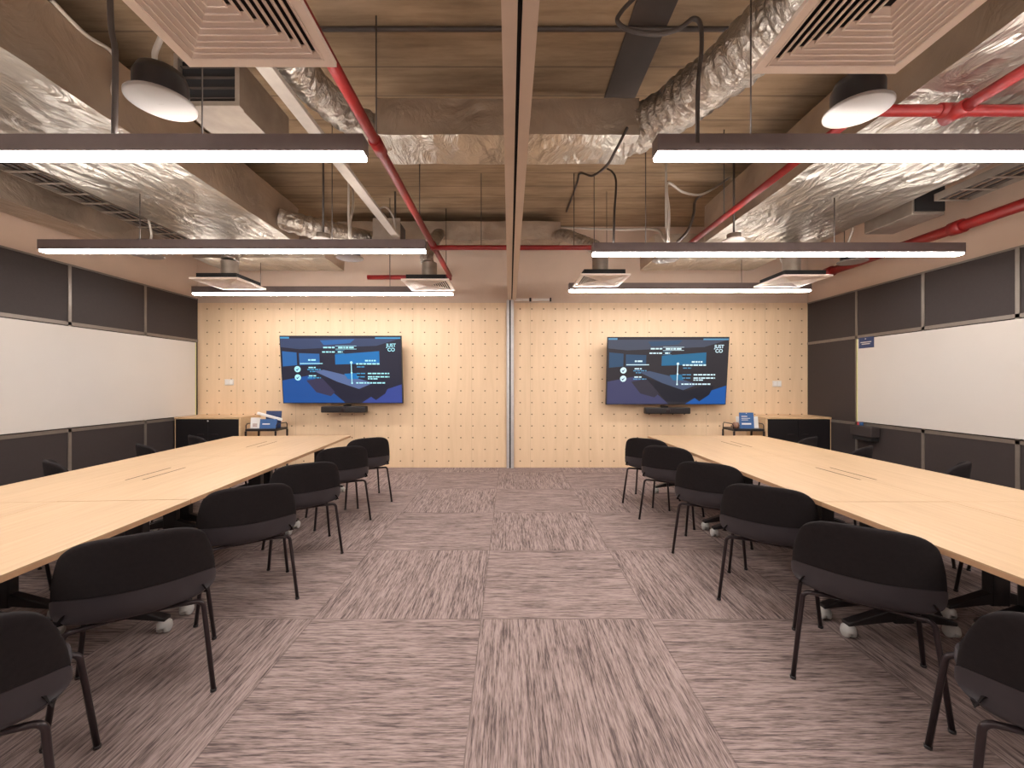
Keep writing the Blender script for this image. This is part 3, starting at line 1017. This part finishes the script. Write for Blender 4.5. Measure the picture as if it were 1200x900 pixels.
sp0 = make_speaker()
for k, (x, y, lab) in enumerate(((-1.81, 2.13, 'round white pendant speaker behind the near left diffuser'),
                                 (1.86, 2.19, 'round white pendant speaker behind the near right diffuser'),
                                 (-1.86, 4.77, 'round white pendant speaker behind the second left lamp, nearer the track'),
                                 (1.84, 4.83, 'round white pendant speaker behind the second right lamp, nearer the track'),
                                 (-4.12, 4.67, 'round white pendant speaker behind the second left lamp, nearer the left wall'),
                                 (4.12, 4.92, 'round white pendant speaker behind the second right lamp, nearer the right wall'))):
    d = sp0 if k == 0 else dup(sp0, (x, y, SZ), k * 1.1)
    d.location = (x, y, SZ)
    tag(d, lab, 'speaker', 'round pendant speakers')

def detector(x, y, z, top, label):
    t = thing('smoke_detector', (x, y, z))
    tag(t, label, 'smoke detector', 'smoke detectors')
    MB().lathe([(0, 0), (0.06, 0.0), (0.11, 0.025), (0.115, 0.045), (0.08, 0.06), (0, 0.06)], (0, 0, 0), 28).build('detector_head', M['white_plastic'], t)
    MB().lathe([(0.07, 0.06), (0.07, 0.11), (0, 0.11)], (0, 0, 0), 20).build('detector_base', M['galv'], t)
    MB().tube([(0, 0, 0.10), (0, 0, top - z)], 0.011, 8).build('conduit', M['cable'], t)
detector(-2.0, 4.40, 2.89, ZC, 'white smoke detector above the second left lamp')
detector(2.41, 4.40, 2.89, ZC, 'white smoke detector above the second right lamp')

# ------------------------------------------------------------------ ducts
def foil_box(name, x0, x1, y0, y1, z0, z1, jit, mats, label, cat='duct', cell=0.14, side=True, group=None, seams=()):
    bm = bmesh.new()
    def grid(o, a, b, mi):
        o, a, b = Vector(o), Vector(a), Vector(b)
        na = max(1, int(a.length / cell)); nb = max(1, int(b.length / cell))
        g = [[bm.verts.new(o + a * i / na + b * j / nb) for j in range(nb + 1)] for i in range(na + 1)]
        for i in range(na):
            for j in range(nb):
                f = bm.faces.new((g[i][j], g[i + 1][j], g[i + 1][j + 1], g[i][j + 1]))
                f.material_index = mi; f.smooth = True
    X, Y, Z = (x1 - x0, 0, 0), (0, y1 - y0, 0), (0, 0, z1 - z0)
    grid((x0, y0, z0), Y, X, 0)
    grid((x0, y0, z1), X, Y, 1)
    grid((x0, y0, z0), X, Z, 1)
    grid((x0, y1, z0), Z, X, 1)
    grid((x0, y0, z0), Z, Y, 1)
    grid((x1, y0, z0), Y, Z, 1)
    bmesh.ops.remove_doubles(bm, verts=bm.verts, dist=1e-5)
    for v in bm.verts:
        d = noise.noise_vector(v.co * 3.1) * jit + noise.noise_vector(v.co * 9.0) * jit * 0.5
        v.co += d
    bmesh.ops.recalc_face_normals(bm, faces=bm.faces)
    for e in bm.edges:
        if len(e.link_faces) == 2 and e.link_faces[0].normal.angle(e.link_faces[1].normal) > 0.9:
            e.smooth = False
    me = bpy.data.meshes.new(name)
    bm.to_mesh(me); bm.free()
    for m in mats: me.materials.append(m)
    o = bpy.data.objects.new(name, me)
    COL.objects.link(o)
    return tag(o, label, cat, group)

FM = [M['foil'], M['foil_side']]
foil_box('air_duct', -3.97, -2.73, YF + 0.1, 5.3, 3.2, 3.66, 0.012, FM, 'wide foil-wrapped air duct running along the left side of the ceiling')
foil_box('air_duct', 2.5, 3.97, YF + 0.1, 5.25, 3.2, 3.66, 0.012, FM, 'wide foil-wrapped air duct running along the right side of the ceiling')
foil_box('air_duct', -5.12, -4.74, 0.3, 5.6, 3.13, 3.44, 0.010, FM, 'narrow foil-wrapped duct along the top of the left wall')
foil_box('air_duct', -1.08, 1.05, 3.3, 3.74, 3.4, 3.70, 0.010, FM, 'short foil-wrapped duct crossing over the ceiling track', cell=0.1)
foil_box('air_duct', -2.6, 0.78, 6.2, 6.62, 3.57, 3.85, 0.010, FM, 'foil-wrapped duct along the top of the pegboard wall', cell=0.1)
foil_box('air_duct', 1.95, 3.6, 5.5, 6.1, 3.08, 3.40, 0.012, FM, 'low foil-wrapped duct box near the far right corner', cell=0.1)
foil_box('air_duct', -4.3, -2.5, 5.55, 6.2, 3.10, 3.42, 0.012, FM, 'low foil-wrapped duct box near the far left corner', cell=0.1)

def flex(path, r, label, n=10):
    pts = smooth_path(path, n)
    # resample densely for the corrugation
    P = []
    for a, b in zip(pts, pts[1:]):
        k = max(1, int((b - a).length / 0.018))
        for i in range(k):
            P.append(a.lerp(b, i / k))
    P.append(pts[-1])
    def rad(i, a):
        q = noise.noise(Vector((P[i].x * 6 + math.cos(a) * 2, P[i].y * 6, P[i].z * 6 + math.sin(a) * 2)))
        return r * (1 + 0.045 * (1 if i % 4 < 2 else -1) + 0.09 * q)
    o = MB().tube(P, rad, 22, True, True).build('flexible_duct', M['flex'])
    return tag(o, label, 'flexible duct')
flex([(0.98, 3.52, 3.55), (1.12, 3.45, 3.55), (1.38, 2.95, 3.52), (1.54, 2.45, 3.50), (1.58, 1.9, 3.40), (1.45, 1.55, 3.2), (1.31, 1.41, 2.99)], 0.175, 'silver flexible duct curving from the crossing duct to the near right diffuser')
flex([(-1.02, 3.52, 3.52), (-1.22, 3.35, 3.52), (-1.33, 3.1, 3.50), (-1.41, 2.74, 3.49), (-1.38, 2.2, 3.47), (-1.28, 1.8, 3.35), (-1.25, 1.6, 3.15), (-1.20, 1.42, 2.99), (-1.12, 1.372, 2.87)], 0.12, 'silver flexible duct from the crossing duct to the near left diffuser')
flex([(-1.05, 6.25, 3.66), (-1.06, 6.05, 3.58), (-1.09, 5.7, 3.3), (-1.10, 5.46, 3.1), (-1.09, 5.43, 2.99)], 0.085, 'silver flexible duct dropping to the diffuser left of the track')
flex([(0.72, 6.22, 3.62), (0.80, 5.95, 3.55), (0.98, 5.6, 3.34), (1.12, 5.30, 3.14), (1.15, 5.25, 2.99)], 0.085, 'silver flexible duct dropping to the diffuser right of the track')
flex([(3.62, 5.18, 3.42), (3.66, 5.40, 3.40), (3.66, 5.40, 3.22), (3.60, 5.24, 2.99)], 0.11, 'silver flexible duct dropping to the far right corner diffuser')
flex([(-3.66, 5.25, 3.42), (-3.66, 5.38, 3.38), (-3.66, 5.42, 3.2), (-3.66, 5.36, 2.99)], 0.10, 'silver flexible duct dropping to the far left corner diffuser')
flex([(-2.75, 4.9, 3.36), (-2.5, 5.0, 3.32), (-2.2, 5.3, 3.34), (-1.9, 5.9, 3.45), (-1.85, 6.25, 3.68)], 0.12, 'silver flexible duct linking the left duct to the far cross duct')

# ventilation unit beside the left speaker
t = thing('ventilation_unit', (-2.02, 2.98, 3.25))
tag(t, 'dark open ventilation box behind the near left speaker', 'ventilation unit')
mb = MB()
for a, b, c, d in ((-0.22, 0.22, 0, 0.03), (-0.22, 0.22, 0.32, 0.35), (-0.22, -0.19, 0.03, 0.32), (0.19, 0.22, 0.03, 0.32)):
    mb.box(a, b, -0.25, -0.20, c, d)
mb.build('flange', M['galv'], t)
MB().box(-0.20, 0.20, -0.205, 0.40, 0.01, 0.34).build('unit_body', M['galv'], t)
MB().box(-0.188, 0.188, -0.214, -0.206, 0.03, 0.32).build('opening', M['dark_gap'], t)
mb = MB()
for k in range(4):
    mb.box(-0.188, 0.188, -0.235, -0.216, 0.06 + k * 0.07, 0.066 + k * 0.07)
mb.build('damper_blades', M['cable'], t)
MB().box(-0.01, 0.01, 0.0, 0.02, 0.34, 0.749).build('hanger', M['cable'], t)

t = thing('ventilation_unit', (-1.55, 5.55, 3.22))
tag(t, 'small dark ventilation box hanging above the middle of the left lamps', 'ventilation unit')
MB().box(-0.22, 0.10, -0.17, 0.17, 0, 0.32).build('unit_body', M['cable'], t, 0.01)
MB().box(-0.24, 0.12, -0.195, -0.17, -0.02, 0.34).build('flange', M['galv'], t, 0.004)
MB().box(-0.01, 0.01, 0.0, 0.02, 0.32, 0.779).build('hanger', M['cable'], t)

t = thing('ventilation_unit', (4.42, 4.55, 3.16))
tag(t, 'grey ventilation box hanging by the right duct above the second lamp', 'ventilation unit')
MB().box(-0.22, 0.12, -0.28, 0.3, 0, 0.34).build('unit_body', M['galv'], t, 0.008)
MB().box(-0.20, 0.10, -0.30, -0.281, 0.03, 0.31).build('intake', M['dark_gap'], t)
MB().box(-0.01, 0.01, 0.0, 0.02, 0.34, 0.839).build('hanger', M['cable'], t)

# cable trays
def tray(x, w, y0, y1, z, label):
    t = thing('cable_tray', (x, (y0 + y1) / 2, z))
    tag(t, label, 'cable tray')
    hl = (y1 - y0) / 2
    mb = MB()
    mb.box(-w / 2, -w / 2 + 0.006, -hl, hl, 0, 0.07)
    mb.box(w / 2 - 0.006, w / 2, -hl, hl, 0, 0.07)
    n = int((y1 - y0) / 0.22)
    for k in range(n + 1):
        y = -hl + 0.01 + k * (2 * hl - 0.04) / n
        mb.box(-w / 2 + 0.006, w / 2 - 0.006, y, y + 0.03, 0, 0.008)
    mb.build('tray_ladder', M['galv'], t)
    mb = MB()
    for k in range(3):
        mb.tube([(-w * 0.3 + k * w * 0.28, -hl, 0.022), (-w * 0.25 + k * w * 0.25, 0, 0.022), (-w * 0.3 + k * w * 0.28, hl, 0.022)], 0.013, 6)
    mb.build('tray_cables', M['cable'], t)
    for y in (-hl * 0.7, hl * 0.5):
        MB().tube([(w / 2 - 0.003, y, 0.06), (w / 2 - 0.003, y, ZC - z - 0.001)], 0.006, 6).build('threaded_rod', M['cable'], t)
tray(-4.38, 0.30, 0.6, 5.45, 3.30, 'cable tray between the two left ducts')
tray(4.42, 0.34, 0.6, 4.1, 3.22, 'cable tray between the right duct and the right wall')

# steel channel under the slab
o = MB().box(0.86, 1.14, 1.2, 4.6, ZC - 0.014, ZC - 0.001).build('steel_channel', M['cable'])
tag(o, 'dark steel channel fixed under the slab right of the track', 'channel')
# white trunking left
t = MB()
t.box(-1.53, -1.43, 1.0, 5.35, 3.30, 3.335)
o = t.build('cable_trunking', M['grey_cable'], None, 0.004)
tag(o, 'pale cable trunking running towards the back wall on the left', 'trunking')

# ------------------------------------------------------------------ red sprinkler pipes
def pipe(path, r, label, rods=(), couplings=()):
    t = thing('sprinkler_pipe', path[0])
    tag(t, label, 'pipe', 'red sprinkler pipes')
    o0 = Vector(path[0])
    P = [Vector(p) - o0 for p in path]
    MB().tube(P, r, 16).build('pipe_run', M['red'], t)
    for c in couplings:
        a, b = Vector(c[0]) - o0, Vector(c[1]) - o0
        MB().tube([a, b], r * 1.28, 16).build('coupling', M['red'], t)
    for c in rods:
        top = c[3] if len(c) > 3 else ZC - 0.001
        c = Vector(c[:3]) - o0
        MB().tube([c, Vector((c.x, c.y, top - o0.z))], 0.005, 6).build('threaded_rod', M['cable'], t)
    return t
PZ = 3.10
pipe([(-0.943, -1.0, PZ), (-0.943, 6.5, PZ)], 0.035, 'red sprinkler pipe running towards the back wall left of the track', [(-0.943, 2.9, PZ), (-0.943, 4.3, PZ), (-0.943, 6.1, PZ)],
     [((-0.943, 2.86, PZ), (-0.943, 3.02, PZ)), ((-0.943, 5.0, PZ), (-0.943, 5.16, PZ))])
pipe([(-0.98, 5.08, PZ - 0.02), (2.22, 5.08, PZ - 0.02)], 0.030, 'red sprinkler pipe crossing under the far cross duct', [(-0.35, 5.08, PZ), (0.8, 5.08, PZ), (1.05, 5.08, PZ)],
     [((2.12, 5.08, PZ - 0.02), (2.26, 5.08, PZ - 0.02))])
pipe([(-2.25, 6.5, PZ - 0.02), (-0.94, 6.5, PZ - 0.02)], 0.036, 'red sprinkler pipe branch in front of the back wall left of the track', [(-1.9, 6.5, PZ, 3.565)], [((-1.02, 6.5, PZ - 0.02), (-0.92, 6.5, PZ - 0.02))])
pipe([(2.2, 2.62, PZ), (2.2, 5.08, PZ)], 0.030, 'thin red sprinkler pipe running towards the back wall under the right duct edge', [(2.2, 4.2, PZ)])
pipe([(2.15, 2.60, PZ + 0.03), (4.15, 2.60, PZ + 0.03)], 0.034, 'dark red sprinkler pipe crossing under the right duct', [], [((2.72, 2.60, PZ + 0.03), (2.88, 2.60, PZ + 0.03))])
pipe([(2.8, 0.2, PZ), (2.8, 2.62, PZ)], 0.034, 'red sprinkler pipe branch under the right duct, nearest the camera', [], [((2.8, 2.50, PZ), (2.8, 2.64, PZ))])
pipe([(4.66, 0.6, 3.02), (4.66, 6.7, 3.02)], 0.055, 'thick red pipe along the top of the right wall', [(4.66, 3.4, 3.02), (4.66, 5.7, 3.02)],
     [((4.66, 4.2, 3.02), (4.66, 4.32, 3.02)), ((4.66, 5.9, 3.02), (4.66, 6.02, 3.02))])

# ------------------------------------------------------------------ loose cables and conduits
def cable(pts, r, m, label, cat='cable', n=8):
    o = MB().tube(smooth_path(pts, n), r, 8).build('hanging_cable' if cat == 'cable' else 'conduit', M[m])
    return tag(o, label, cat)
def pxs(Y, *pts):
    return [at(a, b, Y) for a, b in pts]
cable([(-1.4, 2.97, 3.968), (0.0, 2.97, 3.968), (1.7, 2.97, 3.968), (2.4, 2.97, 3.968)], 0.016, 'cable', 'dark conduit crossing the slab overhead', 'conduit')
cable(pxs(2.24, (745, -4), (728, 14), (724, 26), (740, 36), (770, 40), (795, 34), (812, 22), (821, 30), (822, 60), (818, 100), (817, 168)), 0.012, 'cable', 'thick dark cable looping down to the near right lamp')
cable([(-2.2, 2.25, 3.97), (-2.19, 2.25, 3.4), (-2.165, 2.25, 3.2), (-2.17, 2.25, 2.765)], 0.014, 'cable', 'dark cable dropping to the near left lamp')
cable([at(735, 150, 3.285), at(722, 175, 3.25), at(710, 195, 3.6), at(694, 206, 4.6), at(680, 203, 5.0), at(676, 215, 5.3), at(664, 248, 6.15)], 0.012, 'cable', 'dark cable draped behind the crossing duct')
cable([at(712, 198, 4.95), at(718, 202, 4.6), at(722, 214, 4.3), at(720, 250, 4.05), at(719, 286, 4.01)], 0.011, 'cable', 'dark cable hanging down to the inner end of the second right lamp')
cable([at(783, 286, 4.01), at(784, 250, 4.1), at(782, 215, 4.2), at(800, 225, 4.4), at(820, 228, 4.7), at(838, 220, 5.0), at(855, 208, 5.15)], 0.013, 'grey_cable', 'pale conduit hooked below the slab on the right')
cable([at(792, 286, 4.01), at(806, 270, 4.05), at(813, 250, 4.2), at(815, 235, 4.5), at(826, 226, 5.55)], 0.014, 'cable', 'dark bent cable beside the pale conduit on the right')
cable([at(657, 266, 6.35), at(690, 268, 5.8), at(730, 269, 5.3), at(768, 269, 4.8), at(778, 280, 4.2), at(781, 286, 4.02)], 0.014, 'grey_cable', 'pale conduit running under the slab to the second right lamp', 'conduit')
cable([at(413, 212, 5.2), at(414, 240, 4.5), at(410, 262, 4.1), at(411, 288, 3.92)], 0.013, 'grey_cable', 'pale conduit dropping to the second left lamp', 'conduit')
cable([at(441, 246, 4.52), at(452, 243, 4.7), at(461, 255, 5.0), at(464, 276, 5.3)], 0.010, 'grey_cable', 'pale looped cable on the trunking near the left sprinkler pipe')
cable([at(px, py, 2.712 * F / (597 - px)) for px, py in ((60, 0), (100, 40), (130, 60), (136, 80), (132, 105), (136, 120))], 0.012, 'grey_cable', 'thin cable along the side of the left duct')
